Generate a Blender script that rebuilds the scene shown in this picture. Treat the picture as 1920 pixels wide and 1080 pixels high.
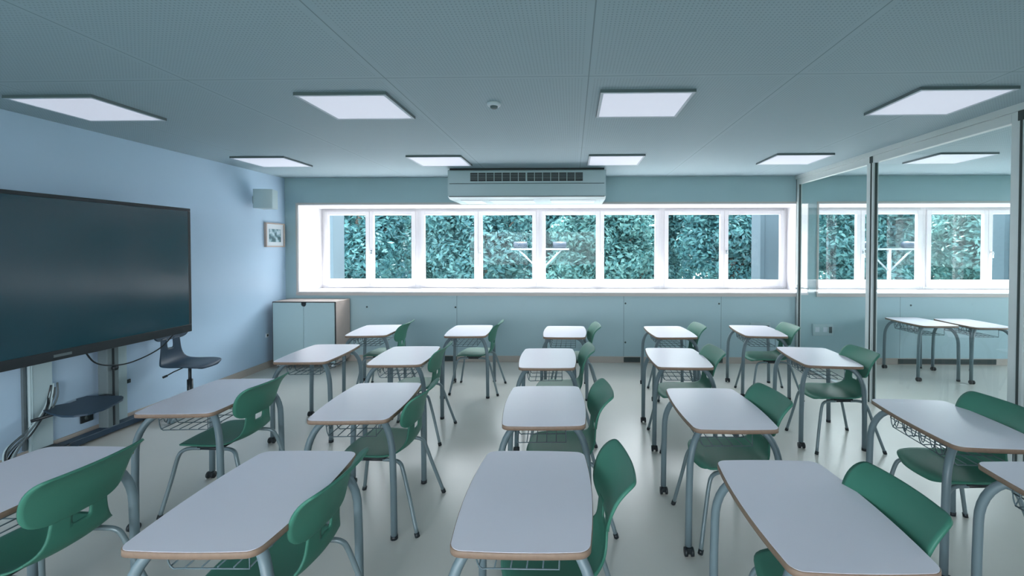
import bpy, math, random
from mathutils import Vector, Matrix
random.seed(7)
for o in list(bpy.data.objects): bpy.data.objects.remove(o)
scn = bpy.context.scene
COL = scn.collection
R = math.radians

# ---------------------------------------------------------------- room size (metres)
H = 1.68          # lens height
ZC = 2.73         # ceiling
YB = 6.49         # window wall face
YG = 7.12         # window plane (deep reveal)
XL = -4.29        # screen wall
XR = 3.28         # glass partition
YN = -3.2         # wall behind the lens
X2 = 8.6          # far side of the neighbouring room
RZ = (.55, 2.35)   # height of unseen openings added behind the lens for fill light

# ---------------------------------------------------------------- camera
cd = bpy.data.cameras.new('camera')
cam = bpy.data.objects.new('camera', cd); COL.objects.link(cam)
cd.sensor_fit = 'HORIZONTAL'; cd.sensor_width = 36.0
cd.lens = 826.3 / 1920 * 36
cd.shift_x = -(1051.6 - 960) / 1920
cd.shift_y = -(540 - 480.06) / 1920
cd.clip_start = .02; cd.clip_end = 300
cam.location = (0, 0, H)
cam.rotation_euler = (math.pi / 2 - .01677, 0, .0254)
scn.camera = cam

# ---------------------------------------------------------------- light and exposure
w = bpy.data.worlds.new('world'); scn.world = w; w.use_nodes = True
bg = w.node_tree.nodes['Background']
bg.inputs[0].default_value = (.90, .95, 1.0, 1); bg.inputs[1].default_value = 11
sd = bpy.data.lights.new('sun', 'SUN'); sd.energy = 30; sd.angle = R(3); sd.color = (1, .96, .92)
sun = bpy.data.objects.new('sun', sd); COL.objects.link(sun)
el, az = R(66), R(14)     # high, from beyond the windows and a little to the right
sdir = Vector((math.sin(az) * math.cos(el), math.cos(az) * math.cos(el), math.sin(el)))
sun.rotation_euler = sdir.to_track_quat('Z', 'Y').to_euler(); sun.location = sdir * 20
def portal(name, x0, x1, z0, z1, y, ry):
    l = bpy.data.lights.new(name, 'AREA'); l.shape = 'RECTANGLE'; l.size = x1 - x0; l.size_y = z1 - z0
    l.cycles.is_portal = True
    o = bpy.data.objects.new(name, l); COL.objects.link(o)
    o.location = ((x0 + x1) / 2, y, (z0 + z1) / 2); o.rotation_euler = (ry, 0, 0)
portal('window_portal', -4.1, 3.42, 1.07, 2.31, YG + .06, R(-90))
portal('window_portal', 3.57, 8.5, 1.07, 2.31, YG + .06, R(-90))
def side_portal(x, y0, y1, ry):
    l = bpy.data.lights.new('window_portal', 'AREA'); l.shape = 'RECTANGLE'; l.size = 1.6; l.size_y = y1 - y0; l.cycles.is_portal = True
    o = bpy.data.objects.new('window_portal', l); COL.objects.link(o); o.location = (x, (y0 + y1) / 2, 1.7); o.rotation_euler = (0, ry, 0)
portal('window_portal', -4.1, 1.1, RZ[0], RZ[1], YN - .1, R(90))  # samples sky through the added rear openings
side_portal(X2 + .1, 2.0, 5.0, R(90))  # same for the opening added in the right wall
vs = scn.view_settings
vs.view_transform = 'Standard'; vs.look = 'None'; vs.gamma = 1; vs.use_curve_mapping = False; vs.exposure = 0.22

# ---------------------------------------------------------------- materials
MATS = {}
def mat(name, col, rough=.6, spec=.4, metal=0, noise=0, nscale=20, bump=0, emit=None, estr=0):
    m = bpy.data.materials.new(name); m.use_nodes = True
    nt = m.node_tree; b = nt.nodes['Principled BSDF']
    b.inputs['Base Color'].default_value = (*col, 1); b.inputs['Roughness'].default_value = rough
    b.inputs['Specular IOR Level'].default_value = spec; b.inputs['Metallic'].default_value = metal
    if noise or bump:
        tc = nt.nodes.new('ShaderNodeTexCoord'); n = nt.nodes.new('ShaderNodeTexNoise')
        n.inputs['Scale'].default_value = nscale; n.inputs['Detail'].default_value = 4
        nt.links.new(tc.outputs['Object'], n.inputs['Vector'])
        if noise:
            mx = nt.nodes.new('ShaderNodeMix'); mx.data_type = 'RGBA'
            mx.inputs[6].default_value = (*[c * (1 - noise) for c in col], 1)
            mx.inputs[7].default_value = (*[min(1, c * (1 + noise)) for c in col], 1)
            nt.links.new(n.outputs['Fac'], mx.inputs[0]); nt.links.new(mx.outputs[2], b.inputs['Base Color'])
        if bump:
            bp = nt.nodes.new('ShaderNodeBump'); bp.inputs['Strength'].default_value = bump; bp.inputs['Distance'].default_value = .002
            nt.links.new(n.outputs['Fac'], bp.inputs['Height']); nt.links.new(bp.outputs['Normal'], b.inputs['Normal'])
    if emit:
        b.inputs['Emission Color'].default_value = (*emit, 1); b.inputs['Emission Strength'].default_value = estr
    MATS[name] = m
    return m
M_wall = mat('blue_paint', (.45, .60, .75), .38, .35, bump=.05, nscale=200, noise=.01)
M_back = mat('teal_board', (.36, .50, .54), .45, .35, noise=.02, nscale=3)
M_white = mat('white_paint', (.74, .73, .76), .45, .4)
M_ceil = None
M_floor = mat('beige_vinyl', (.56, .56, .52), .28, .42, noise=.05, nscale=1.5)
M_top = mat('white_laminate', (.91, .86, .94), .28, .45, noise=.01, nscale=5)
M_edge = mat('birch_edge', (.24, .17, .125), .5, .3, noise=.15, nscale=60)
M_leg = mat('grey_steel', (.14, .20, .225), .42, .45)
M_wire = mat('grey_wire', (.10, .15, .17), .4, .5)
M_green = mat('green_plastic', (.048, .19, .135), .48, .32, bump=.1, nscale=300, noise=.02)
M_cleg = mat('chair_steel', (.17, .23, .25), .35, .5, metal=.2)
M_black = mat('black_plastic', (.012, .018, .022), .45, .4)
M_navy = mat('dark_blue_plastic', (.02, .045, .075), .45, .4)
M_base = mat('beige_skirting', (.42, .38, .34), .5, .3, noise=.04, nscale=10)
M_trim = mat('beige_trim', (.50, .47, .45), .5, .3)
M_alu = mat('pale_aluminium', (.58, .64, .64), .4, .45, metal=.15)
M_gask = mat('dark_gasket', (.05, .07, .07), .6, .3)
M_ac = mat('pale_casing', (.42, .54, .57), .4, .4)
M_acw = mat('white_casing', (.62, .68, .74), .35, .4)
M_birch = mat('birch_board', (.46, .38, .34), .5, .3, noise=.08, nscale=12)
M_door = mat('teal_door', (.42, .57, .60), .4, .4)
M_screen = mat('screen_glass', (.008, .050, .070), .19, .5, bump=.0)
M_cable = mat('grey_cable', (.10, .13, .14), .5, .4)
M_chrome = mat('chrome', (.6, .64, .66), .25, .5, metal=.9)
M_paper = mat('mount_card', (.62, .68, .72), .7, .2)
M_lampside = mat('lamp_frame', (.13, .17, .18), .5, .3)
M_lampb = mat('lamp_border', (.55, .62, .68), .5, .3)
M_light = mat('lit_diffuser', (.5, .52, .55), .6, .2, emit=(.78, .83, 1.0), estr=.46)
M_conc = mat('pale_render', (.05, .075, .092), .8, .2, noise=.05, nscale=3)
M_lav = mat('lavender_render', (.05, .065, .11), .8, .2, noise=.04, nscale=1)
M_dkwin = mat('dark_window', (.03, .05, .07), .2, .5)
M_bark = mat('bark', (.10, .09, .08), .9, .2, noise=.2, nscale=12)
M_ground = mat('pavement', (.45, .46, .45), .85, .2, noise=.1, nscale=2)
M_outwhite = mat('outdoor_white_metal', (.16, .19, .21), .5, .4)
M_bluebin = mat('blue_plastic', (.005, .02, .04), .4, .4)

def leaf_mat(name, c1, c2):
    m = bpy.data.materials.new(name); m.use_nodes = True
    nt = m.node_tree; b = nt.nodes['Principled BSDF']
    g = nt.nodes.new('ShaderNodeNewGeometry')
    mx = nt.nodes.new('ShaderNodeMix'); mx.data_type = 'RGBA'
    mx.inputs[6].default_value = (*c1, 1); mx.inputs[7].default_value = (*c2, 1)
    nt.links.new(g.outputs['Random Per Island'], mx.inputs[0]); nt.links.new(mx.outputs[2], b.inputs['Base Color'])
    b.inputs['Roughness'].default_value = .5; b.inputs['Specular IOR Level'].default_value = .3
    tr = nt.nodes.new('ShaderNodeBsdfTranslucent'); ms = nt.nodes.new('ShaderNodeMixShader'); ms.inputs[0].default_value = .4
    nt.links.new(mx.outputs[2], tr.inputs[0]); nt.links.new(b.outputs[0], ms.inputs[1]); nt.links.new(tr.outputs[0], ms.inputs[2])
    nt.links.new(ms.outputs[0], nt.nodes['Material Output'].inputs[0])
    return m
M_leaf = [leaf_mat('leaf_deep', (.020, .085, .105), (.055, .165, .170)), leaf_mat('leaf_mid', (.025, .10, .12), (.075, .190, .190)),
          leaf_mat('leaf_pale', (.030, .115, .125), (.095, .22, .21))]

def glass_mat(name, tint, ior=1.5, rough=0.0, refl=1.0):
    m = bpy.data.materials.new(name); m.use_nodes = True
    nt = m.node_tree; nt.nodes.clear()
    out = nt.nodes.new('ShaderNodeOutputMaterial'); mx = nt.nodes.new('ShaderNodeMixShader')
    t = nt.nodes.new('ShaderNodeBsdfTransparent'); t.inputs[0].default_value = (*tint, 1)
    g = nt.nodes.new('ShaderNodeBsdfGlossy'); g.inputs['Roughness'].default_value = rough; g.inputs[0].default_value = (refl, refl, refl, 1)
    fr = nt.nodes.new('ShaderNodeFresnel'); fr.inputs[0].default_value = ior
    ge = nt.nodes.new('ShaderNodeNewGeometry'); sb = nt.nodes.new('ShaderNodeMath'); sb.operation = 'SUBTRACT'; sb.inputs[0].default_value = 1.0
    ml = nt.nodes.new('ShaderNodeMath'); ml.operation = 'MULTIPLY'   # reflect once, on the face that is entered
    nt.links.new(ge.outputs['Backfacing'], sb.inputs[1]); nt.links.new(fr.outputs[0], ml.inputs[0]); nt.links.new(sb.outputs[0], ml.inputs[1])
    nt.links.new(ml.outputs[0], mx.inputs[0]); nt.links.new(t.outputs[0], mx.inputs[1]); nt.links.new(g.outputs[0], mx.inputs[2])
    nt.links.new(mx.outputs[0], out.inputs[0])
    return m
M_glass = glass_mat('window_glass', (.98, .99, .99), 1.5, refl=.22)
M_pglass = glass_mat('partition_glass', (.95, .985, .98), 1.5)

def ceiling_mat():
    m = bpy.data.materials.new('perforated_ceiling_board'); m.use_nodes = True
    nt = m.node_tree; N = nt.nodes; L = nt.links; b = N['Principled BSDF']
    b.inputs['Roughness'].default_value = .6; b.inputs['Specular IOR Level'].default_value = .2
    tc = N.new('ShaderNodeTexCoord'); sp = N.new('ShaderNodeSeparateXYZ'); L.new(tc.outputs['Object'], sp.inputs[0])
    def mth(op, a, bb=None, c=None):
        n = N.new('ShaderNodeMath'); n.operation = op
        for i, v in enumerate((a, bb, c)):
            if v is None: continue
            if isinstance(v, (int, float)): n.inputs[i].default_value = v
            else: L.new(v, n.inputs[i])
        return n.outputs[0]
    def cell(v, off, pitch):       # distance to the nearest multiple, in metres
        a = mth('DIVIDE', mth('SUBTRACT', v, off), pitch)
        f = mth('FRACT', mth('ADD', a, .5))
        return mth('MULTIPLY', mth('ABSOLUTE', mth('SUBTRACT', f, .5)), pitch)
    sx = cell(sp.outputs[0], -1.152, 1.2534); sy = cell(sp.outputs[1], 2.704, 1.908)
    seam = mth('MAXIMUM', mth('LESS_THAN', sx, .0035), mth('LESS_THAN', sy, .003))
    dx = cell(sp.outputs[0], 0, .020); dy = cell(sp.outputs[1], 0, .020)
    d = mth('SQRT', mth('ADD', mth('MULTIPLY', dx, dx), mth('MULTIPLY', dy, dy)))
    hole = mth('MULTIPLY', mth('LESS_THAN', d, .0042), mth('GREATER_THAN', mth('MINIMUM', sx, sy), .035))
    f = mth('MAXIMUM', mth('MULTIPLY', seam, .5), mth('MULTIPLY', hole, .34))
    mx = N.new('ShaderNodeMix'); mx.data_type = 'RGBA'
    mx.inputs[6].default_value = (.35, .46, .51, 1); mx.inputs[7].default_value = (.06, .10, .11, 1)
    L.new(f, mx.inputs[0]); L.new(mx.outputs[2], b.inputs['Base Color'])
    return m
M_ceil = ceiling_mat()

def backwall_mat():
    """teal boards with fine vertical joints"""
    m = M_back.copy(); m.name = 'teal_board_jointed'
    nt = m.node_tree; N = nt.nodes; L = nt.links; b = N['Principled BSDF']
    src = b.inputs['Base Color'].links[0].from_socket
    tc = N.new('ShaderNodeTexCoord'); sp = N.new('ShaderNodeSeparateXYZ'); L.new(tc.outputs['Object'], sp.inputs[0])
    acc = None
    for x in (-1.71, .76, 2.18, 4.75, 6.6):
        a = N.new('ShaderNodeMath'); a.operation = 'COMPARE'; a.inputs[1].default_value = x; a.inputs[2].default_value = .0035
        L.new(sp.outputs[0], a.inputs[0])
        if acc:
            q = N.new('ShaderNodeMath'); q.operation = 'MAXIMUM'; L.new(acc, q.inputs[0]); L.new(a.outputs[0], q.inputs[1]); acc = q.outputs[0]
        else: acc = a.outputs[0]
    z = N.new('ShaderNodeMath'); z.operation = 'LESS_THAN'; z.inputs[1].default_value = 1.03; L.new(sp.outputs[2], z.inputs[0])
    q = N.new('ShaderNodeMath'); q.operation = 'MULTIPLY'; L.new(acc, q.inputs[0]); L.new(z.outputs[0], q.inputs[1])
    q2 = N.new('ShaderNodeMath'); q2.operation = 'MULTIPLY'; q2.inputs[1].default_value = .6; L.new(q.outputs[0], q2.inputs[0])
    mx = N.new('ShaderNodeMix'); mx.data_type = 'RGBA'; mx.inputs[7].default_value = (.06, .09, .10, 1)
    L.new(q2.outputs[0], mx.inputs[0]); L.new(src, mx.inputs[6]); L.new(mx.outputs[2], b.inputs['Base Color'])
    return m
M_backj = backwall_mat()

# ---------------------------------------------------------------- mesh helpers
class MB:
    def __init__(s): s.v = []; s.f = []; s.m = []; s.sm = []
    def add(s, vs, fs, mi=0, smooth=False):
        o = len(s.v); s.v += [tuple(v) for v in vs]
        for f in fs: s.f.append([i + o for i in f]); s.m.append(mi); s.sm.append(smooth)
        return s
    def box(s, x0, x1, y0, y1, z0, z1, mi=0):
        v = [(x, y, z) for x in (x0, x1) for y in (y0, y1) for z in (z0, z1)]
        return s.add(v, [(0, 1, 3, 2), (4, 6, 7, 5), (0, 4, 5, 1), (2, 3, 7, 6), (0, 2, 6, 4), (1, 5, 7, 3)], mi)
    def tube(s, pts, r, n=10, mi=0, closed=False):
        pts = [Vector(p) for p in pts]; k = len(pts)
        rs = r if isinstance(r, (list, tuple)) else [r] * k
        rings = []; prev = None
        for i, p in enumerate(pts):
            if closed: t = (pts[(i + 1) % k] - pts[i - 1]).normalized()
            elif i == 0: t = (pts[1] - pts[0]).normalized()
            elif i == k - 1: t = (pts[-1] - pts[-2]).normalized()
            else: t = ((pts[i + 1] - p).normalized() + (p - pts[i - 1]).normalized()).normalized()
            if prev is None:
                a = Vector((0, 0, 1)) if abs(t.z) < .9 else Vector((1, 0, 0)); u = t.cross(a).normalized()
            else: u = (prev - t * prev.dot(t)).normalized()
            prev = u; ww = t.cross(u)
            rings.append([p + (u * math.cos(2 * math.pi * j / n) + ww * math.sin(2 * math.pi * j / n)) * rs[i] for j in range(n)])
        vs = [v for rg in rings for v in rg]; fs = []
        for i in range(k if closed else k - 1):
            a = i * n; b = ((i + 1) % k) * n
            for j in range(n): fs.append((a + j, a + (j + 1) % n, b + (j + 1) % n, b + j))
        if not closed:
            fs.append(tuple(reversed(range(n)))); fs.append(tuple((k - 1) * n + j for j in range(n)))
        return s.add(vs, fs, mi, True)
    def prism(s, outline, z0, z1, mi=0, sidemi=None):
        n = len(outline); vs = [(x, y, z0) for x, y in outline] + [(x, y, z1) for x, y in outline]
        s.add(vs, [tuple(reversed(range(n))), tuple(range(n, 2 * n))], mi)
        s.add(vs, [(i, (i + 1) % n, n + (i + 1) % n, n + i) for i in range(n)], mi if sidemi is None else sidemi, True)
        return s
    def build(s, name, mats, parent=None, bevel=0, loc=None):
        me = bpy.data.meshes.new(name); me.from_pydata(s.v, [], s.f); 
        mats = mats if isinstance(mats, (list, tuple)) else [mats]
        for m in mats: me.materials.append(m)
        for p, mi, sm in zip(me.polygons, s.m, s.sm): p.material_index = mi; p.use_smooth = sm
        me.update()
        o = bpy.data.objects.new(name, me); COL.objects.link(o)
        if parent: o.parent = parent
        if loc: o.location = loc
        if bevel:
            b = o.modifiers.new('bevel', 'BEVEL'); b.width = bevel; b.segments = 2; b.limit_method = 'ANGLE'
        return o
def bake(o, *mods):
    """apply modifiers so that copies can share the mesh"""
    for kind, kw in mods:
        m = o.modifiers.new(kind, kind)
        for k, v in kw.items(): setattr(m, k, v)
    dg = bpy.context.evaluated_depsgraph_get()
    me = bpy.data.meshes.new_from_object(o.evaluated_get(dg))
    o.modifiers.clear(); old = o.data; o.data = me; me.name = old.name
    for p in me.polygons: p.use_smooth = True
    return o
def struct(o): o['kind'] = 'structure'; return o
def tag(o, label, cat, group=None, kind=None):
    o['label'] = label; o['category'] = cat
    if group: o['group'] = group
    if kind: o['kind'] = kind
    return o
def empty(name, loc, rz=0):
    o = bpy.data.objects.new(name, None); COL.objects.link(o); o.location = loc; o.rotation_euler = (0, 0, rz); o.empty_display_size = .1
    return o
def copy_tree(o, parent=None):
    c = o.copy(); COL.objects.link(c)
    if parent: c.parent = parent
    for ch in [q for q in bpy.data.objects if q.parent == o]: copy_tree(ch, c)
    return c
def bez(pts, n=12):
    """Catmull-Rom through pts"""
    P = [Vector(p) for p in pts]; P = [P[0] * 2 - P[1]] + P + [P[-1] * 2 - P[-2]]; out = []
    for i in range(1, len(P) - 2):
        for j in range(n):
            t = j / n; a, b, c, d = P[i - 1], P[i], P[i + 1], P[i + 2]
            out.append(.5 * ((2 * b) + (c - a) * t + (2 * a - 5 * b + 4 * c - d) * t * t + (3 * b - 3 * c + d - a) * t ** 3))
    out.append(P[-2]); return out

# ---------------------------------------------------------------- room shell
struct(MB().box(XL - .2, X2 + .2, YN - .1, YB, -.1, 0).build('floor', M_floor))
struct(MB().box(XL - .2, X2 + .2, YN - .1, YB + .01, ZC, ZC + .15).build('ceiling', M_ceil))
struct(MB().box(XL - .2, XL, YN, YB + .01, 0, ZC).build('wall_left', M_wall))
struct(MB().box(X2, X2 + .2, 5.0, YB, 0, ZC).box(X2, X2 + .2, YN, 5.0, 0, .9).box(X2, X2 + .2, YN, 5.0, 2.5, ZC).box(X2, X2 + .2, YN, 2.0, .9, 2.5).build('wall_right', M_wall))  # unseen opening added here to brighten the neighbouring room
b = MB()
b.box(XL - .2, X2 + .2, YN - .2, YN, 0, RZ[0]).box(XL - .2, X2 + .2, YN - .2, YN, RZ[1], ZC)
ed = [XL - .2, -4.1, -1.75, -1.65, 1.1, X2 + .2]  # gaps left open between these edges admit the added fill light
for k in range(0, len(ed), 2): b.box(ed[k], ed[k + 1], YN - .2, YN, RZ[0], RZ[1])
struct(b.build('wall_front', M_wall))
# window wall, 0.63 m deep, with two long openings
WX = [(-4.10, 3.43), (3.57, 8.45)]
Z0, Z1 = 1.037, 2.34
b = MB()
b.box(XL - .2, X2 + .2, YB, YG + .1, -.1, Z0 - .03)
b.box(XL - .2, X2 + .2, YB, YG + .1, Z1 + .0, ZC + .15)
for x0, x1 in ((XL - .2, WX[0][0] - .0), (WX[0][1], WX[1][0]), (WX[1][1], X2 + .2)): b.box(x0, x1, YB, YG + .1, Z0 - .03, Z1)
struct(b.build('wall_back', M_backj))
for k, (x0, x1) in enumerate(WX):
    # white lined reveal, sill board and thin beige surround
    b = MB(); t = .012
    b.box(x0, x0 + t, YB, YG, Z0, Z1).box(x1 - t, x1, YB, YG, Z0, Z1).box(x0, x1, YB, YG, Z1 - t, Z1)
    b.box(x0, x1, YB - .012, YG, Z0 - .03, Z0)
    struct(b.build('trim_%d' % (k + 1), M_white))
    b = MB(); e = .022
    b.box(x0 - e, x1 + (e if k else -.16), YB - .012, YB, Z1, Z1 + e)
    b.box(x0 - e, x1 + (e if k else -.16), YB - .020, YB - .012, Z0 - .055, Z0 - .008)
    b.box(x0 - e, x0, YB - .012, YB, Z0 - .03, Z1)
    struct(b.build('trim_%d' % (k + 3), M_trim))
# windows : double casements
def window(n, x0, x1, handle=True):
    root = empty('window_%d' % n, ((x0 + x1) / 2, YG, Z0)); struct(root)
    w2 = (x1 - x0) / 2; hz = Z1 - .012 - Z0; fr = .045; st = .062
    b = MB(); y0, y1 = -.005, .055
    b.box(-w2, -w2 + fr, y0, y1, 0, hz).box(w2 - fr, w2, y0, y1, 0, hz).box(-w2 + fr, w2 - fr, y0, y1, hz - .04, hz).box(-w2 + fr, w2 - fr, y0, y1, 0, .04)
    b.build('window_frame', M_white, root, bevel=.004)
    for s in (-1, 1):
        a, c = (-w2 + fr, -.002) if s < 0 else (.002, w2 - fr)
        z0, z1 = .042, hz - .042
        b = MB(); ya, yb = -.03, .03
        sb = .105
        b.box(a, a + st, ya, yb, z0, z1).box(c - st, c, ya, yb, z0, z1).box(a + st, c - st, ya, yb, z1 - st, z1).box(a + st, c - st, ya, yb, z0, z0 + sb)
        sa = b.build('casement', M_white, root, bevel=.004)
        MB().box(a + st - .01, c - st + .01, -.006, .006, z0 + sb - .01, z1 - st + .01).build('window_pane', M_glass, sa)
        if s > 0 and handle:
            h = MB().box(a + .018, a + .042, -.042, -.03, .56, .62).tube([(a + .03, -.042, .59), (a + .03, -.075, .59), (a + .03, -.08, .57), (a + .03, -.078, .50)], .008, 8)
            h.build('window_handle', M_chrome, sa)
    return root
wx = [-4.088, -2.50, -.535, 1.435, 3.418]
for i in range(4): window(i + 1, wx[i], wx[i + 1])
wx2 = [3.582, 5.55, 7.52]
for i in range(2): window(i + 5, wx2[i], wx2[i + 1])
window(7, 7.52, 8.438)
# screw heads of the service boards and floor grilles
for x, z in ((-3.06, .81), (-1.73, .81), (.785, .875), (2.15, .875), (.785, .30), (4.9, .86), (6.3, .86)):
    b = MB().tube([(x, YB, z), (x, YB - .004, z)], .013, 12)
    tag(b.build('board_screw', M_gask), 'small dark screw cap on the teal wall board under the window', 'screw', 'screw caps on the window wall boards')
b = MB(); b.box(XL, XR - .03, YB - .015, YB, 0, .092); b.box(XR + .03, X2, YB - .015, YB, 0, .092)
struct(b.build('baseboard_back', M_base, bevel=.003))
struct(MB().box(XL, XL + .015, YN, YB - .016, 0, .092).build('baseboard_left', M_base, bevel=.003))
for x0, x1, lab in ((-1.95, -1.71, 'dark floor level vent grille in the skirting behind the second column of desks'), (.76, 1.0, 'dark vent grille in the skirting just right of the middle column'),
                    (2.12, 2.2, 'short dark vent slot in the skirting left of the glass door'), (4.72, 6.1, 'long dark vent grille in the skirting of the room behind the glass')):
    b = MB().box(x0, x1, YB - .022, YB - .015, .012, .085)
    for k in range(4): b.box(x0, x1, YB - .026, YB - .022, .02 + k * .016, .026 + k * .016)
    tag(b.build('vent_grille', M_gask), lab, 'vent')

# ---------------------------------------------------------------- glass partition
prt = [YB, 4.889, 3.288, 1.687, .086, -1.515, YN]
zt0, zt1 = ZC - .125, ZC - .05
struct(MB().box(XR - .05, XR + .05, YN, YB, ZC - .05, ZC).build('trim_5', M_alu))
def partition_pane(i, y1, y0, door=False):
    nm = ('door_1' if door else 'wall_partition' + ('' if i == 1 else '.%03d' % (i - 1)))
    root = empty(nm, (XR, (y0 + y1) / 2, 0)); struct(root); h = (y1 - y0) / 2
    b = MB(); a = .028
    far = .05 if door else .035
    b.box(-a, a, h - far, h - .006, .0, zt1).box(-a, a, -h + .006, -h + .075, .0, zt1)
    b.box(-a, a, -h + .075, h - far, zt0, zt1).box(-a, a, -h + .075, h - far, .004, .03)
    b.build('pane_frame', M_alu, root, bevel=.003)
    b = MB(); g = .006
    b.box(-.012, .012, -h + .075, -h + .075 + g, .03, zt0).box(-.012, .012, h - far - g, h - far, .03, zt0)
    b.build('gasket', M_gask, root)
    MB().box(-.005, .005, -h + .07, h - far + .005, .025, zt0 + .005).build('glass_pane', M_pglass, root)
    if door:
        b = MB().tube([(-a - .005, h - .03, 1.11), (-a - .05, h - .03, 1.11), (-a - .055, h - .045, 1.11), (-a - .055, h - .15, 1.11)], .009, 10)
        b.tube([(a + .005, h - .03, 1.11), (a + .05, h - .03, 1.11), (a + .055, h - .045, 1.11), (a + .055, h - .15, 1.11)], .009, 10)
        b.box(-a - .006, -a, h - .05, h - .012, 1.02, 1.16)
        b.build('door_handle', M_chrome, root)
for i in range(6): partition_pane(i, prt[i], prt[i + 1], i == 0)
b = MB()
for y in prt[1:-1]:
    b.box(XR - .034, XR + .034, y - .006, y + .006, 0, ZC - .05); b.box(XR - .036, XR - .028, y - .02, y + .02, ZC - .12, ZC - .05)
b.box(XR - .03, XR + .03, YB - .006, YB - .0005, 0, ZC - .05)
struct(b.build('trim_6', M_gask))

# ---------------------------------------------------------------- desks
def desk_outline(grow=0.0):
    hx, hy, r = .25 + grow, .35 + grow, .045; out = []
    bow = .018; taper = .0
    cs = [(hx - bow - r, hy - r, 0), (-hx + bow + r, hy - r, 90), (-hx + bow + r, -hy + r, 180), (hx - bow - r, -hy + r, 270)]
    corners = []
    for cx, cy, a0 in cs:
        corners.append([(cx + r * math.cos(R(a0 + k * 15)), cy + r * math.sin(R(a0 + k * 15))) for k in range(7)])
    for q in range(4):
        out += corners[q]
        a = corners[q][-1]; c = corners[(q + 1) % 4][0]
        for k in range(1, 8):
            t = k / 8; x = a[0] + (c[0] - a[0]) * t; y = a[1] + (c[1] - a[1]) * t
            if q in (1, 3): x += (bow if q == 3 else -bow) * (1 - (2 * t - 1) ** 2)
            else: y += (.006 if q == 0 else -.006) * (1 - (2 * t - 1) ** 2)
            out.append((x, y))
    return out
def make_desk():
    root = empty('school_desk', (0, 0, 0))
    zt = .71
    tp = MB(); ol = desk_outline(-.0015)
    tp.prism(ol, zt - .021, zt)
    top = bake(tp.build('table_top', M_top, root), ('BEVEL', dict(width=.002, segments=2, limit_method='ANGLE')))
    for p in top.data.polygons: p.use_smooth = abs(p.normal.z) < .5
    e = MB(); o1 = desk_outline(0.001); n = len(o1); i1 = desk_outline(-.002)
    vs = [(x, y, zt - .0225) for x, y in o1] + [(x, y, zt - .003) for x, y in o1] + [(x, y, zt - .0005) for x, y in i1] + [(x, y, zt - .0225) for x, y in i1]
    fs = []
    for a in range(3):
        for i in range(n): fs.append((a * n + i, a * n + (i + 1) % n, (a + 1) * n + (i + 1) % n, (a + 1) * n + i))
    for i in range(n): fs.append((3 * n + i, 3 * n + (i + 1) % n, (i + 1) % n, i))
    e.add(vs, fs, 0, True); eb = e.build('edge_band', M_edge, top)
    eb['label'] = 'brown plywood edge'
    # legs: arch out diagonally from the frame, then down
    r = .0185
    for sx, sy in ((-1, -1), (-1, 1), (1, -1), (1, 1)):
        fx, fy = sx * .245, sy * .305
        d = .10; pts = []
        castor = sx < 0
        zb = .05 if castor else .012
        for k in range(9):
            a = R(90 * k / 8); pts.append((fx - sx * d * (1 - math.sin(a)), fy - sy * d * .75 * (1 - math.sin(a)), .672 - .21 * (1 - math.cos(a))))
        pts[0] = (fx - sx * (d + .01), fy - sy * (d * .75 + .008), .674)
        pts += [(fx + sx * .004, fy, .3), (fx + sx * .006, fy, zb)]
        lg = MB().tube(pts, r, 14).build('leg', M_leg, root)
        if castor:
            c = MB(); fx2 = fx + sx * .006
            c.tube([(fx2, fy, .062), (fx2, fy, .046)], .017, 12)
            c.tube([(fx2 - .010, fy - .012, .024), (fx2 - .024, fy - .012, .024)], .024, 16)
            c.tube([(fx2 + .010, fy - .012, .024), (fx2 + .024, fy - .012, .024)], .024, 16)
            c.box(fx2 - .011, fx2 + .011, fy - .026, fy + .012, .018, .05)
            c.build('castor', M_black, lg)
        else:
            MB().tube([(fx + sx * .006, fy, 0), (fx + sx * .006, fy, .022)], .0205, 14).build('foot_cap', M_black, lg)
    b = MB()
    for sy in (-1, 1): b.tube([(-.145, sy * .222, .672), (.145, sy * .222, .672)], .0145, 10)
    b.tube([(-.135, -.222, .672), (-.135, .222, .672)], .0145, 10)
    for sx in (-1, 1):
        for sy in (-1, 1): b.box(sx * .13 - .025, sx * .13 + .025, sy * .215 - .03, sy * .215 + .03, .683, .6885)
    b.build('support_frame', M_leg, root)
    # wire book basket
    b = MB(); wr = .0028; x0, x1, y0, y1, zb, zr = -.155, .125, -.235, .235, .575, .680
    for k in range(6):
        x = x0 + (x1 - x0) * k / 5; b.tube([(x, y0, zb), (x, y1, zb)], wr, 6)
    for k in range(5):
        y = y0 + (y1 - y0) * k / 4
        b.tube(bez([(x0 - .012, y, zr), (x0 - .008, y, zb + .03), (x0 + .01, y, zb - .004), (x0 + .05, y, zb - .005), (x1, y, zb - .005)], 4) + ([Vector((x1, y, zr))] if k in (0, 4) else []), wr, 6)
    b.tube([(x0 - .012, y0, zr), (x0 - .012, y1, zr)], wr, 6); b.tube([(x0 - .010, y0, .63), (x0 - .010, y1, .63)], wr, 6)
    z = []
    for k in range(61):
        t = k / 60; z.append((x0 - .014, y0 + (y1 - y0) * t, .632 + .036 * math.sin(t * math.pi * 2 * 6.5)))
    b.tube(z, wr * .9, 6)
    z = []
    for k in range(61):
        t = k / 60; z.append((x0 + .06 - .03 * math.cos(t * math.pi * 2 * 6), y1 - .0, .632 + .036 * math.cos(t * math.pi * 2 * 3)))
    b.tube([(x0, y1, zb), (x0 + .05, y1, .66), (x0 + .10, y1, zb), (x0 + .15, y1, .66), (x0 + .2, y1, zb), (x0 + .25, y1, .66)], wr, 6)
    b.build('book_basket', M_wire, root)
    return root
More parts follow.
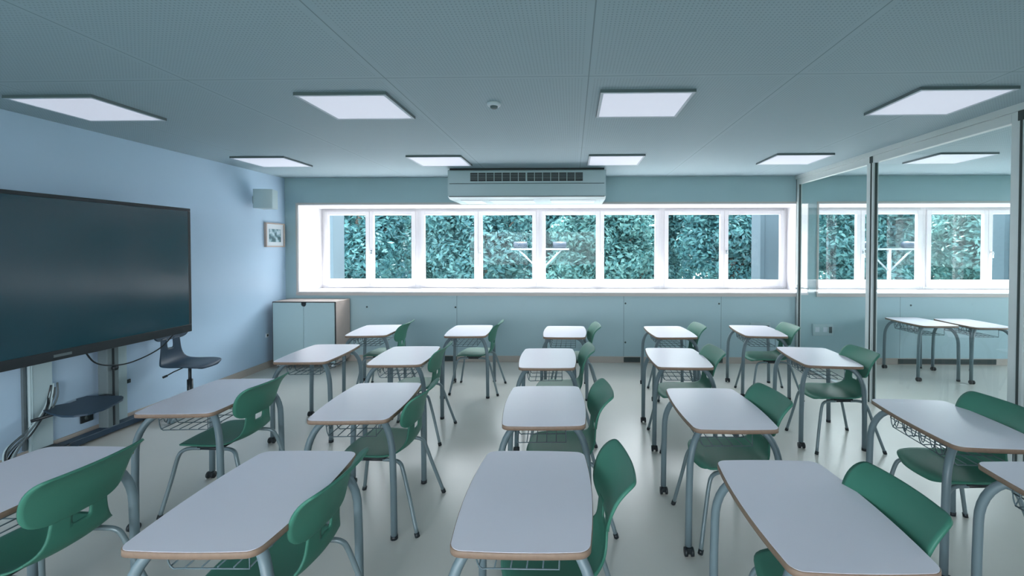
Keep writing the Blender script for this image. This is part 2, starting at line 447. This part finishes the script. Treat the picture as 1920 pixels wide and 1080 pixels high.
DESKS = [
 # x, y, rotation (deg), label
 (-2.345, 1.735, 1.0, 'white-topped desk at the far left of the front row, cut off by the photo edge'),
 (-1.245, 1.715, 0.8, 'white-topped desk in the front row, second from the left'),
 (-0.170, 1.740, 0.2, 'white-topped desk in the middle of the front row, nearest the lens'),
 (0.890, 1.675, 0.4, 'white-topped desk in the front row, immediately right of the middle one'),
 (2.060, 1.690, 0.0, 'white-topped desk cut off at the lower right corner of the photo'),
 (-2.375, 2.860, 3.6, 'white-topped desk in the second row, the one closest to the screen'),
 (-1.295, 2.790, 3.0, 'white-topped desk second from the left in the second row'),
 (-0.168, 2.740, 2.2, 'white-topped desk in the middle of the second row'),
 (0.885, 2.720, 1.0, 'white-topped desk fourth from the left in the second row'),
 (2.132, 2.525, -3.0, 'white-topped desk at the right end of the second row, bluish sheen, wire basket side showing'),
 (-2.355, 4.045, 2.3, 'white-topped desk without a chair, left end of the third row'),
 (-1.515, 3.975, 3.0, 'white-topped desk second from the left in the third row'),
 (-0.214, 3.915, 1.4, 'white-topped desk in the middle of the third row'),
 (0.938, 3.960, -0.6, 'white-topped desk fourth from the left in the third row'),
 (2.210, 4.030, -5.0, 'white-topped desk at the right end of the third row beside the glass partition'),
 (-2.340, 5.190, 5.0, 'white-topped desk at the left end of the back row by the cabinet'),
 (-1.213, 5.195, 3.0, 'white-topped desk second from the left in the back row'),
 (-0.083, 5.160, -0.4, 'white-topped desk in the middle of the back row, under the air conditioner'),
 (1.138, 5.185, 3.0, 'white-topped desk fourth from the left in the back row'),
 (2.190, 5.270, -4.0, 'white-topped desk at the right end of the back row by the glass door'),
 (4.640, 5.985, 0.0, 'white-topped desk behind the glass, left one of the joined group'),
 (5.215, 5.870, -2.0, 'white-topped desk behind the glass, partly hidden by the near partition frame'),
]
# ---------------------------------------------------------------- chairs
def sheet(sec, cols=13, hole=None):
    """sec: (x, z, halfwidth, forward bend, edge lift) down the middle of the shell"""
    b = MB(); n = len(sec); vs = []
    for (x, z, hw, fw, up) in sec:
        for j in range(cols):
            v = -1 + 2 * j / (cols - 1); q = (v * hw / .2) ** 2
            vs.append((x - fw * q, v * hw, z + up * q))
    fs = []
    for i in range(n - 1):
        for j in range(cols - 1):
            if hole and hole(i, j): continue
            fs.append((i * cols + j, i * cols + j + 1, (i + 1) * cols + j + 1, (i + 1) * cols + j))
    used = sorted({k for f in fs for k in f}); mp = {k: i for i, k in enumerate(used)}
    b.add([vs[k] for k in used], [tuple(mp[k] for k in f) for f in fs], 0, True)
    return b
def make_chair(shell=None, legs=True, neck=0):
    root = empty('school_chair', (0, 0, 0)); shell = shell or M_green
    seat = [(-.222, .408, .10, -.06, 0), (-.222, .424, .145, -.05, 0), (-.205, .437, .178, -.02, .0), (-.16, .443, .197, 0, .004), (-.08, .440, .206, 0, .010),
            (0, .432, .208, 0, .014), (.08, .428, .202, 0, .018), (.135, .433, .188, .0, .022), (.172, .450, .162, .02, .024), (.195, .480, .135, .03, .01),
            (.201, .520, .116, .03, 0), (.202, .548, .110, .03, 0), (.204, .585, .105, .03, 0), (.208, .612, .104, .03, 0)]
    seat = [(x, z if z < .47 else z + (z - .46) / .15 * neck, a, b_, c_) for x, z, a, b_, c_ in seat]
    s = sheet(seat, 13, lambda i, j: 11 <= i <= 12 and 4 <= j <= 7)
    bake(s.build('seat', shell, root), ('SUBSURF', dict(levels=1, render_levels=1)), ('SOLIDIFY', dict(thickness=.009, offset=0)))
    back = [(.206, .590, .105, .03, 0), (.208, .596, .140, .03, 0), (.212, .612, .172, .036, .0), (.217, .64, .192, .038, 0), (.226, .68, .203, .036, .0), (.238, .72, .208, .033, 0),
            (.256, .755, .211, .030, 0), (.278, .782, .210, .027, 0), (.300, .799, .203, .025, 0), (.311, .805, .187, .024, 0)]
    back = [(x, z + neck, a, b_, c_) for x, z, a, b_, c_ in back]
    s = sheet(back, 13)
    bake(s.build('backrest', shell, root), ('SUBSURF', dict(levels=1, render_levels=1)), ('SOLIDIFY', dict(thickness=.011, offset=0)))
    if not legs: return root
    r = .0115
    for sx in (-1, 1):
        for sy in (-1, 1):
            ex = .298 if sx > 0 else -.262
            ex = ex * sx; pts = bez([(sx * .06, sy * .155, .410), (sx * .125, sy * .158, .409), (sx * .170, sy * .168, .396), (sx * .193, sy * .180, .355), (sx * (.193 + (ex - .193) * .40), sy * .198, .22), (sx * ex, sy * .235, .012)], 5)
            lg = MB().tube(pts, r, 10).build('leg', M_cleg, root)
            MB().tube([(sx * (ex - .004), sy * .234, .024), (sx * (ex + .003), sy * .237, 0)], .0145, 10).build('foot_cap', M_black, lg)
    b = MB()
    for sx in (-1, 1): b.tube([(sx * .06, -.155, .410), (sx * .06, .155, .410)], .010, 8)
    b.tube([(-.06, -.155, .410), (.06, -.155, .410)], .0105, 8); b.tube([(-.06, .155, .410), (.06, .155, .410)], .0105, 8)
    for sy in (-1, 1): b.box(-.075, .075, sy * .155 - .014, sy * .155 + .014, .417, .432)
    b.build('seat_support', M_black, root)
    return root
CHAIRS = [  # X, Y of the back's upper edge, turn, label
 (-1.965, 1.775, 0, 'green plastic chair at the lower left corner, its back turned to the viewer'),
 (-0.895, 1.715, -2, 'green plastic chair tucked under the second desk of the front row'),
 (0.225, 1.825, 5, 'green plastic chair beside the middle desk of the front row'),
 (1.225, 1.635, 4, 'green plastic chair by the large front desk right of the middle'),
 (-2.005, 2.875, -1, 'green plastic chair in the second row, nearest the screen'),
 (-0.900, 2.755, -2, 'green plastic chair tucked under the second desk of the second row'),
 (0.230, 2.775, 5, 'green plastic chair at the middle desk of the second row'),
 (1.240, 2.700, 5, 'green plastic chair at the fourth desk of the second row'),
 (2.465, 2.560, 2, 'green plastic chair at the right end of the second row, near the partition'),
 (-1.130, 3.945, -1, 'green plastic chair at the second desk of the third row'),
 (0.180, 3.935, 4, 'green plastic chair at the middle desk of the third row'),
 (1.275, 3.875, 3, 'green plastic chair at the fourth desk of the third row'),
 (2.545, 3.880, 2, 'green plastic chair at the right end of the third row, before the partition post'),
 (-1.940, 5.200, 1, 'green plastic chair at the left end of the back row'),
 (-0.845, 5.215, -2, 'green plastic chair at the second desk of the back row, legs in full view'),
 (0.305, 5.085, 5, 'green plastic chair at the middle desk of the back row'),
 (1.485, 5.105, 4, 'green plastic chair at the fourth desk of the back row'),
 (2.530, 5.120, 1, 'green plastic chair at the right end of the back row, by the glass door'),
]
proto = make_desk()
for i, (x, y, a, lab) in enumerate(DESKS):
    o = proto if i == 0 else copy_tree(proto)
    o.location = (x, y, 0); o.rotation_euler = (0, 0, R(a))
    tag(o, lab, 'desk', 'school desks in rows' if i < 20 else 'school desks behind the glass partition')
proto = make_chair()
for i, (x, y, a, lab) in enumerate(CHAIRS):
    o = proto if i == 0 else copy_tree(proto)
    c, s = math.cos(R(a)), math.sin(R(a))
    o.location = (x - .292 * c, y - .292 * s, 0); o.rotation_euler = (0, 0, R(a))
    tag(o, lab, 'chair', 'green school chairs')

# ---------------------------------------------------------------- ceiling lights
def make_lamp():
    root = empty('ceiling_light', (0, 0, 0)); lx, ly, t = .629, .56, .020
    b = MB(); f = .018
    b.box(0, f, 0, ly, -t, 0).box(lx - f, lx, 0, ly, -t, 0).box(f, lx - f, 0, f, -t, 0).box(f, lx - f, ly - f, ly, -t, 0)
    b.build('frame', M_lampside, root)
    b = MB(); g = .012
    b.box(.002, f + .004, .002, ly - .002, -t - .001, -t + .004).box(lx - f - .004, lx - .002, .002, ly - .002, -t - .001, -t + .004)
    b.box(f + .004, lx - f - .004, .002, f + .004, -t - .001, -t + .004).box(f + .004, lx - f - .004, ly - f - .004, ly - .002, -t - .001, -t + .004)
    b.build('border', M_lampb, root)
    MB().box(f, lx - f, f, ly - f, -t + .001, -.004).build('diffuser', M_light, root)
    return root
lampx = [-3.898, -1.875, .187, 2.26, 4.024, 6.1]
proto = make_lamp(); first = True
rowname = {2.932: 'nearer row', 4.935: 'row next to the window wall'}
ordn = ['leftmost', 'second from the left', 'third from the left', 'rightmost before the partition']
for y in (2.932, 4.935, .93, -1.07):
    for k, x in enumerate(lampx):
        if y == 2.932 and k > 3: continue
        if y < 1 and k > 3: continue
        o = proto if first else copy_tree(proto); first = False
        o.location = (x, y, ZC)
        if y > 1:
            lab = ('square lit ceiling panel, %s in the %s' % (ordn[k], rowname[y])) if k < 4 else ('square lit ceiling panel behind the glass partition' if k == 4 else 'square lit ceiling panel deep in the neighbouring room')
        else: lab = 'square lit ceiling panel over the near end of the classroom, out of the picture'
        tag(o, lab, 'ceiling light', 'square ceiling light panels')
# smoke detector
root = empty('smoke_detector', (-.565, 3.19, ZC))
MB().tube([(0, 0, 0), (0, 0, -.012), (0, 0, -.022)], [.05, .05, .042], 24).build('mounting_ring', M_acw, root)
MB().tube([(0, 0, -.022), (0, 0, -.034), (0, 0, -.040)], [.028, .026, .015], 20).build('sensor', M_lampside, root)
tag(root, 'small round smoke detector on the perforated ceiling', 'smoke detector')

# ---------------------------------------------------------------- air conditioner
root = empty('air_conditioner', (-.592, 5.72, 2.36)); hw = 1.028; d = .74
b = MB()
prof = [(0, .0), (0, .335), (.02, .345), (d, .345), (d, -.03), (.10, -.03)]
n = len(prof)
for s0, s1 in ((-hw, hw),):
    vs = [(s0, y, z) for y, z in prof] + [(s1, y, z) for y, z in prof]
    b.add(vs, [tuple(range(n)), tuple(reversed(range(n, 2 * n)))]); b.add(vs, [(i, i + n, (i + 1) % n + n, (i + 1) % n) for i in range(n)])
b.build('casing', M_ac, root, bevel=.006)
b = MB(); b.box(-hw + .02, hw - .02, -.003, .01, .163, .170).box(-hw + .015, hw - .015, -.004, .02, -.006, .002)
b.build('panel_joint', M_gask, root)
MB().box(-hw + .02, hw - .02, .02, d, .345, .368).build('gap_shade', M_black, root)  # black block stands in for the shade between casing and ceiling
b = MB().box(-.735, .735, -.004, .006, .197, .305); b.build('grille', M_black, root)
g = MB()
for k in range(15):
    x = -.735 + 1.47 * k / 14; wv = .010 if k == 7 else .004
    g.box(x - wv, x + wv, -.010, -.004, .197, .305)
for k in range(4): g.box(-.735, .735, -.007, -.0045, .222 + k * .02, .2245 + k * .02)
g.build('grille_bars', M_ac, root)
for k, (a, c) in enumerate(((-.9, -.62), (-.52, .08), (.30, .90))):
    MB().box(a, c, .16, .55, -.036, -.03).build('air_flap', M_acw, root, bevel=.003)
tag(root, 'long pale ceiling air conditioner with dark front grille above the windows', 'air conditioner')

# ---------------------------------------------------------------- cabinet
root = empty('storage_cabinet', (-3.755, 6.27, 0)); cw, cdp = .45, .195; z0, z1 = .07, .937
b = MB(); t = .02
b.box(-cw, -cw + t, -cdp, cdp, z0, z1 - t).box(cw - t, cw, -cdp, cdp, z0, z1 - t).box(-cw, cw, -cdp, cdp, z1 - t, z1).box(-cw + t, cw - t, -cdp, cdp, z0, z0 + t).box(-cw + t, cw - t, cdp - .01, cdp, z0 + t, z1 - t)
b.build('body', M_birch, root, bevel=.002)
b = MB(); e = .012
b.box(-cw, -cw + e, -cdp - .006, -cdp, z0, z1).box(cw - e, cw, -cdp - .006, -cdp, z0, z1).box(-cw + e, cw - e, -cdp - .006, -cdp, z1 - e, z1).box(-cw + e, cw - e, -cdp - .006, -cdp, z0, z0 + e)
b.build('front_edging', M_black, root)
for s in (-1, 1):
    a, c = (-cw + .014, -.002) if s < 0 else (.002, cw - .014)
    # door leaf with a half-round notch at the top inner corner
    zz0, zz1 = z0 + .014, z1 - .014; rr = .035
    ol = [(a, zz0), (c, zz0)]
    if s < 0: ol += [(c, zz1 - .055)] + [(c - rr * math.sin(R(q)), zz1 - .055 + (.0) - rr * math.cos(R(q)) + rr) for q in range(15, 91, 15)] + [(c - rr, zz1), (a, zz1)]
    else: ol += [(c, zz1), (a + rr, zz1)] + [(a + rr * math.sin(R(q)), zz1 - .055 - rr * math.cos(R(q)) + rr) for q in range(90, 14, -15)] + [(a, zz1 - .055)]
    m = MB(); n = len(ol); vs = [(x, -cdp - .018, z) for x, z in ol] + [(x, -cdp - .002, z) for x, z in ol]
    m.add(vs, [tuple(range(n)), tuple(reversed(range(n, 2 * n)))]); m.add(vs, [(i, i + n, (i + 1) % n + n, (i + 1) % n) for i in range(n)])
    m.build('door', M_door, root)
MB().box(-.04, .04, -cdp - .005, -cdp, z1 - .09, z1 - .012).build('finger_notch', M_black, root)
for sx in (-1, 1):
    for sy in (-1, 1):
        x, y = sx * (cw - .06), sy * (cdp - .05)
        c = MB().tube([(x, y, .075), (x, y, .045)], .016, 10).tube([(x - .008, y - .01, .025), (x - .022, y - .01, .025)], .025, 14).tube([(x + .008, y - .01, .025), (x + .022, y - .01, .025)], .025, 14).box(x - .009, x + .009, y - .02, y + .01, .02, .05)
        c.build('castor', [M_chrome], root)
tag(root, 'low birch storage cabinet with two teal doors on castors in the corner', 'cabinet')

# ---------------------------------------------------------------- big screen on its wall column
XS = -3.87; yr = XS / (350 - 1080) * 826.3; L = 2.12; zb_, zt_ = .84, 2.085
root = empty('display_screen', (XS, yr - L / 2, .84)); hl = L / 2; hh = zt_ - zb_
b = MB(); b.box(-.075, -.012, -hl, hl, 0, hh); b.box(-.012, .0, -hl, hl, 0, .075).box(-.012, 0, -hl, hl, hh - .03, hh).box(-.012, 0, -hl, -hl + .028, .075, hh - .03).box(-.012, 0, hl - .028, hl, .075, hh - .03)
b.build('bezel', M_black, root, bevel=.004)
MB().box(-.012, -.004, -hl + .028, hl - .028, .075, hh - .03).build('screen_panel', M_screen, root)
MB().box(0, .002, -.14, -.02, .025, .045).build('badge', M_cable, root)
b = MB().box(-.14, -.075, -.3, .3, .35, .80)
b.box(-.24, -.14, .42 - .08, .42 + .05, .40, .7); b.box(-.16, -.14, -.3, .5, .40, .7)
b.build('wall_bracket', M_black, root)
tag(root, 'very large black flat screen on the blue wall at left', 'screen')
# column, floor bar and tray
yc = 3.87
root = empty('screen_stand', (-4.2, yc, 0))
b = MB().box(-.045, .045, -.05, .05, .06, 1.7); b.build('column', M_lampside, root, bevel=.006)
MB().box(.045, .049, -.008, .008, .08, 1.5).build('cable_slot', M_black, root)
b = MB().box(-.04, .05, -.45, .36, .02, .075); b.build('floor_bar', M_navy, root, bevel=.006)
for y in (-.45, .36): MB().box(-.05, .10, y - .06, y + .06, 0, .085).build('foot_block', M_black, root, bevel=.01)
MB().tube([(.05, 0, .60), (.075, 0, .60)], .022, 14).build('clamp_knob', M_black, root)
tag(root, 'grey upright screen column with a dark floor bar against the blue wall', 'stand')
# tray
root = empty('laptop_tray', (-4.15, 3.70, .376))
b = MB(); ol = [(-4.25, 3.735), (-4.08, 3.745), (-3.95, 3.745), (-3.905, 3.72), (-3.85, 3.66), (-3.80, 3.54), (-3.77, 3.43), (-3.785, 3.33), (-3.85, 3.285), (-3.94, 3.285), (-4.08, 3.33), (-4.22, 3.39), (-4.255, 3.44), (-4.25, 3.51), (-4.20, 3.56), (-4.21, 3.62), (-4.26, 3.66)]
b.prism([(x + 4.15, y - 3.70) for x, y in ol][::-1], 0, .014); tr = b.build('tray_board', M_navy, root, bevel=.003)
b = MB().tube([(-.02, .13, -.015), (.05, .0, -.014), (.03, -.28, -.014), (-.06, -.40, -.04)], .013, 8).box(-.03, .04, .05, .125, -.03, .0); b.build('support_arm', M_black, root)
tag(root, 'dark rounded tray board fixed to the column below the screen', 'tray')
# hanging loop and bundle of cables
b = MB().tube(bez([(-3.90, yc + .36, .86), (-3.93, yc + .22, .73), (-3.97, yc + .02, .66), (-3.98, yc - .15, .665), (-3.96, yc - .32, .73), (-3.92, yc - .44, .86)], 8), .006, 8)
tag(b.build('hanging_cable', M_black), 'thin black cable hanging in a loop under the screen', 'cable')
for k in range(7):
    r1 = random.uniform(-.045, .045); r2 = random.uniform(-.03, .03)
    b = MB().tube(bez([(-4.255, 3.50 + r2, .58 - abs(r1)), (-4.235 + r2 * .5, 3.475 + r2, .47), (-4.20 + r1 * .7, 3.41 + r2, .38 + r1 * .4), (-4.19 + r1, 3.30 + r2, .27 + r2), (-4.20 + r2, 3.19 + r1, .13 + abs(r1)), (-4.18 + k * .012, 3.10 + r2, .009)], 6), .0065, 7)
    tag(b.build('bundled_cable', [M_cable, M_black, M_ac][k % 3]), 'loose cable in the slanting bundle by the lower left wall, beneath the screen', 'cable', 'cables bundled on the left wall')
for y0, y1, d_, lab in ((3.335, 3.485, .035, 'pale vertical trunking box on the blue wall by the bundle of cables'), (3.955, 4.075, .05, 'pale vertical trunking box on the wall right of the screen column')):
    b = MB().box(XL + .001, XL + d_, y0, y1, .001, 1.3).box(XL + d_, XL + d_ + .003, y0 + .012, y0 + .018, .01, 1.3)
    tag(b.build('cable_trunking', M_ac, bevel=.002), lab, 'trunking')
b = MB().box(XL + .001, XL + .02, 3.305, 3.322, .1, 1.3); tag(b.build('cable_conduit', M_cable), 'thin grey vertical conduit at the left edge of the photo under the screen', 'conduit')
def socket(name, y, z, w_, h_, lab, dark=False):
    root = empty(name, (XL, y, z))
    MB().box(0, .012, -w_, w_, -h_, h_).build('plate', M_black if dark else M_acw, root, bevel=.003)
    MB().tube([(.012, 0, 0), (.013, 0, 0)], min(w_, h_) * .55, 14).build('socket_hole', M_gask, root)
    tag(root, lab, 'socket')
socket('wall_socket', 6.07, .46, .028, .028, 'small white socket low on the blue wall beside the cabinet')
socket('wall_socket', 3.76, .19, .05, .04, 'black double socket low on the wall behind the column', True)
socket('wall_socket', 4.13, .40, .018, .018, 'tiny dark round fitting on the wall right of the column', True)

# ---------------------------------------------------------------- swivel chair
root = empty('swivel_chair', (-3.89, 4.37, 0), R(180))
s_ = make_chair(M_navy, False, .09)
for ch in [q for q in bpy.data.objects if q.parent == s_]:
    ch.parent = root; ch.location = (0, 0, .075)
bpy.data.objects.remove(s_)
b = MB().tube([(0, 0, .49), (0, 0, .27)], .014, 12).tube([(0, 0, .35), (0, 0, .10)], .025, 14); b.build('gas_column', M_black, root)
b = MB().box(-.07, .07, -.07, .07, .485, .498); b.build('seat_plate', M_black, root)
b = MB().tube([(0.02, .03, .485), (.05, .13, .46), (.08, .19, .43)], .006, 8).tube([(.07, .175, .437), (.09, .205, .425)], .011, 8); b.build('height_lever', M_black, root)
for k in range(5):
    a = R(72 * k + 28); c, s = math.cos(a), math.sin(a)
    lg = MB().tube([(0, 0, .105), (c * .14, s * .14, .095), (c * .27, s * .27, .072)], [.022, .018, .013], 10).build('base_arm', M_black, root)
    x, y = c * .27, s * .27
    MB().tube([(x, y, .075), (x, y, .04)], .01, 8, ).tube([(x - s * .006, y + c * .006, .026), (x - s * .022, y + c * .022, .026)], .026, 14).tube([(x + s * .006, y - c * .006, .026), (x + s * .022, y - c * .022, .026)], .026, 14).build('castor', M_leg, lg)
tag(root, 'dark blue swivel chair on a black column, half hidden behind the screen', 'chair')

# ---------------------------------------------------------------- speaker and picture on the left wall
root = empty('wall_speaker', (XL, 5.86, 2.335))
MB().tube([(0, 0, 0), (.10, -.03, 0)], .018, 10).box(0, .012, -.035, .035, -.05, .05).build('wall_bracket', M_leg, root)
b = MB(); n = 9; fr = [(-.12 + .24 * k / (n - 1), -.10 - .016 * (1 - (2 * k / (n - 1) - 1) ** 2)) for k in range(n)]
ol = fr + [(.09, .10), (-.09, .10)]
c, s = math.cos(R(8)), math.sin(R(8))
b.prism([(.225 + x * c - y * s, -.08 + x * s + y * c) for x, y in ol], -.125, .125)
b.build('cabinet_box', M_ac, root, bevel=.006)
tag(root, 'small pale loudspeaker bracketed high on the left wall near the corner', 'speaker')
root = empty('framed_picture', (XL, 6.235, 1.875)); pw, ph = .20, .172
b = MB(); f = .018
b.box(0, .035, -pw, -pw + f, -ph, ph).box(0, .035, pw - f, pw, -ph, ph).box(0, .035, -pw + f, pw - f, ph - f, ph).box(0, .035, -pw + f, pw - f, -ph, -ph + f)
b.build('frame', M_birch, root, bevel=.002)
MB().box(.004, .02, -pw + f, pw - f, -ph + f, ph - f).build('mount', M_paper, root)
def art_mat():
    m = bpy.data.materials.new('tree_print'); m.use_nodes = True; nt = m.node_tree; b = nt.nodes['Principled BSDF']
    tc = nt.nodes.new('ShaderNodeTexCoord'); n = nt.nodes.new('ShaderNodeTexNoise'); n.inputs['Scale'].default_value = 14; n.inputs['Detail'].default_value = 6
    cr = nt.nodes.new('ShaderNodeValToRGB'); e = cr.color_ramp.elements
    e[0].position = .40; e[0].color = (.04, .10, .12, 1); e[1].position = .62; e[1].color = (.45, .58, .64, 1)
    q = cr.color_ramp.elements.new(.5); q.color = (.14, .26, .30, 1)
    nt.links.new(tc.outputs['Object'], n.inputs['Vector']); nt.links.new(n.outputs['Fac'], cr.inputs[0]); nt.links.new(cr.outputs[0], b.inputs['Base Color'])
    return m
MB().box(.02, .022, -.125, .125, -.10, .085).build('print', art_mat(), root)
tag(root, 'small framed landscape print on the left wall above the cabinet', 'picture')

# ---------------------------------------------------------------- power outlets on the window wall
for x, z, lab in ((3.645, .50, 'white outlet panel low on the wall seen through the glass door'), (2.745, .515, 'white outlet panel half hidden behind the last back row desk')):
    root = empty('outlet_panel', (x, YB, z))
    MB().box(-.145, .145, -.016, 0, -.085, .085).build('plate', M_ac, root, bevel=.004)
    for q in (-.085, 0.03): MB().box(q - .03, q + .03, -.020, -.016, -.03, .04).build('socket', M_acw, root)
    MB().box(.085, .125, -.020, -.016, -.045, .045).build('switch_cover', M_gask, root)
    tag(root, lab, 'outlet')

# ---------------------------------------------------------------- outside
tag(MB().box(-40, 40, YG + .12, 70, -.5, -.3).build('ground', M_ground), 'pavement outside the windows under the trees', 'ground')
bpy.data.objects['ground']['kind'] = 'structure'
struct(MB().box(-40, 40, -40, YN - .25, -.5, -.3).box(X2 + .3, 40, YN - .25, YG + .1, -.5, -.3).build('ground', mat('bounce_cut_ground', (.05, .09, .06), .9, .2, noise=.2, nscale=3)))  # unseen dark ground, added to cut light bounced up to the ceiling

for k in ('label', 'category'): del bpy.data.objects['ground'][k]
def foliage_mesh(name, seed, nleaf, rx, ry, rz):
    rnd = random.Random(seed); b = MB()
    blobs = [(rnd.uniform(-.6, .6) * rx, rnd.uniform(-.6, .6) * ry, rnd.uniform(-.75, .75) * rz, rnd.uniform(.35, .6)) for _ in range(34)]
    for i in range(nleaf):
        bx, by, bz, br = rnd.choice(blobs)
        v = Vector((rnd.gauss(0, 1), rnd.gauss(0, 1), rnd.gauss(0, 1))).normalized() * br * rnd.uniform(.72, 1.05)
        p = Vector((bx, by, bz)) + v
        nrm = (v.normalized() + Vector((rnd.gauss(0, .5), rnd.gauss(0, .5), rnd.gauss(.3, .5)))).normalized()
        u = nrm.cross(Vector((rnd.gauss(0, 1), rnd.gauss(0, 1), rnd.gauss(0, 1)))).normalized(); w_ = nrm.cross(u)
        l = rnd.uniform(.04, .085); wd = l * .45
        b.add([p - u * l, p + w_ * wd + nrm * .01, p + u * l, p - w_ * wd + nrm * .01], [(0, 1, 2, 3)])
    # dense dark heart of each clump so that no daylight leaks through
    me = bpy.data.meshes.new(name); me.from_pydata(b.v, [], b.f); me.update()
    return me
fm = [foliage_mesh('foliage_crown', s, 17000, 1.5, .8, 2.1) for s in (1, 2, 3)]
def tree(x, y, z, k, sc, label):
    root = empty('leafy_tree', (x, y, -.3))
    me = fm[k % 3]
    o = bpy.data.objects.new('foliage', me); COL.objects.link(o); o.parent = root; o.location = (0, 0, z + .3); o.scale = (sc * 1.14, sc, sc)
    o.rotation_euler = (0, 0, [0, math.pi, 0.4, 2.8][k % 4])
    if not me.materials: me.materials.append(M_leaf[k % 3])
    t = MB().tube([(0, 0, 0), (.03, .02, z * .5), (-.03, 0, z + .3), (.1, 0, z + 1.5)], [.14, .12, .10, .05], 8)
    for a in range(5):
        an = a * 1.3; t.tube([(-.02, 0, z * .6 + a * .25), (math.cos(an) * .5, math.sin(an) * .3, z + .4 + a * .25), (math.cos(an) * .9, math.sin(an) * .5, z + .9 + a * .25)], [.05, .035, .015], 6)
    t.build('trunk', M_bark, root)
    tag(root, label, 'tree', 'trees outside the windows')
TL = ['leafy tree outside the two leftmost window panes', 'leafy tree outside the third and fourth window panes, left of the braced post', 'leafy tree outside the fifth and sixth window panes, right of the braced post',
      'leafy tree outside the last two classroom panes, beside the pale blue pillar', 'leafy tree seen through the glass door', 'leafy tree at the far right, seen past the partition post']
for k, lab in enumerate(TL): tree(-5.62 + 3.25 * k, 11.4, 1.75 + .12 * math.sin(k * 2.1), k, 1.06, lab)
for k in range(8): tree(-8.9 + 3.75 * k, 14.6, 1.75 + .3 * math.sin(k), k + 1, 1.2, 'leafy tree in the lines behind, filling gaps between the nearer crowns')
for k in range(7): tree(-9.5 + 4.6 * k, 18.2, 2.0 + .3 * math.sin(k), k + 2, 1.45, 'leafy tree in the lines behind, filling gaps between the nearer crowns')
for k in range(6): tree(-12 + 6.4 * k, 22.4, 2.3, k, 1.9, 'leafy tree in the lines behind, filling gaps between the nearer crowns')
# low hedge closes the view under the crowns
# far building
root = empty('far_building', (-3.0, 29, -.3))
MB().box(-9, 7, 0, 6, 0, 9).build('wall', M_lav, root)
for xx in (-7.0, -4.6, -2.2, .2, 2.6, 5.0):
    for zz in (3.1, 5.9):
        f = MB().box(xx - .55, xx + .55, -.05, .02, zz, zz + 1.3).build('window', M_outwhite, root)
        MB().box(xx - .48, xx + .48, -.08, -.05, zz + .06, zz + 1.24).build('pane', M_dkwin, f)
tag(root, 'lavender rendered building showing above the trees', 'building')
# outside pillars close to the windows; the left one stands in for a glass reflection
for x0, x1, lab in ((-4.66, -4.42, 'narrow pale slab standing in for a reflection in the leftmost pane'), (3.40, 3.95, 'pale blue pillar outside the last classroom pane'), (7.70, 8.5, 'pale blue pillar outside the neighbouring room window')):
    b = MB().box(x0, x1, 8.05, 8.45, -.3, 4.2).box(x0 - .02, x1 + .02, 8.03, 8.47, -.3, -.15).box(x0 + .08, x0 + .085, 8.045, 8.05, -.15, 4.2)
    tag(b.build('outside_pillar', M_conc, bevel=.01), lab, 'pillar')
for px, lab in ((1020, 'white outdoor post with a crossbar and braces, seen beside the middle mullion'), (1664, 'white outdoor post with a crossbar and braces, seen past the partition post')):
    Y = 9.4; x = (px - 1080) / 826.3 * Y; root = empty('braced_post', (x, Y, -.3)); zc = 1.98
    MB().tube([(0, 0, 0), (0, 0, zc)], .035, 10).build('post', M_outwhite, root)
    MB().box(-.62, .62, -.03, .03, zc - .03, zc + .01).build('crossbar', M_outwhite, root)
    for s in (-1, 1): MB().tube([(0, 0, zc - .48), (s * .46, 0, zc - .02)], .018, 8).build('brace', M_outwhite, root)
    for s in (-1, 1):
        b = MB().tube([(s * .28, 0, zc + .08), (s * .56, 0, zc + .08)], .07, 14); b.build('roll', M_bluebin, root)
    tag(root, lab, 'post')
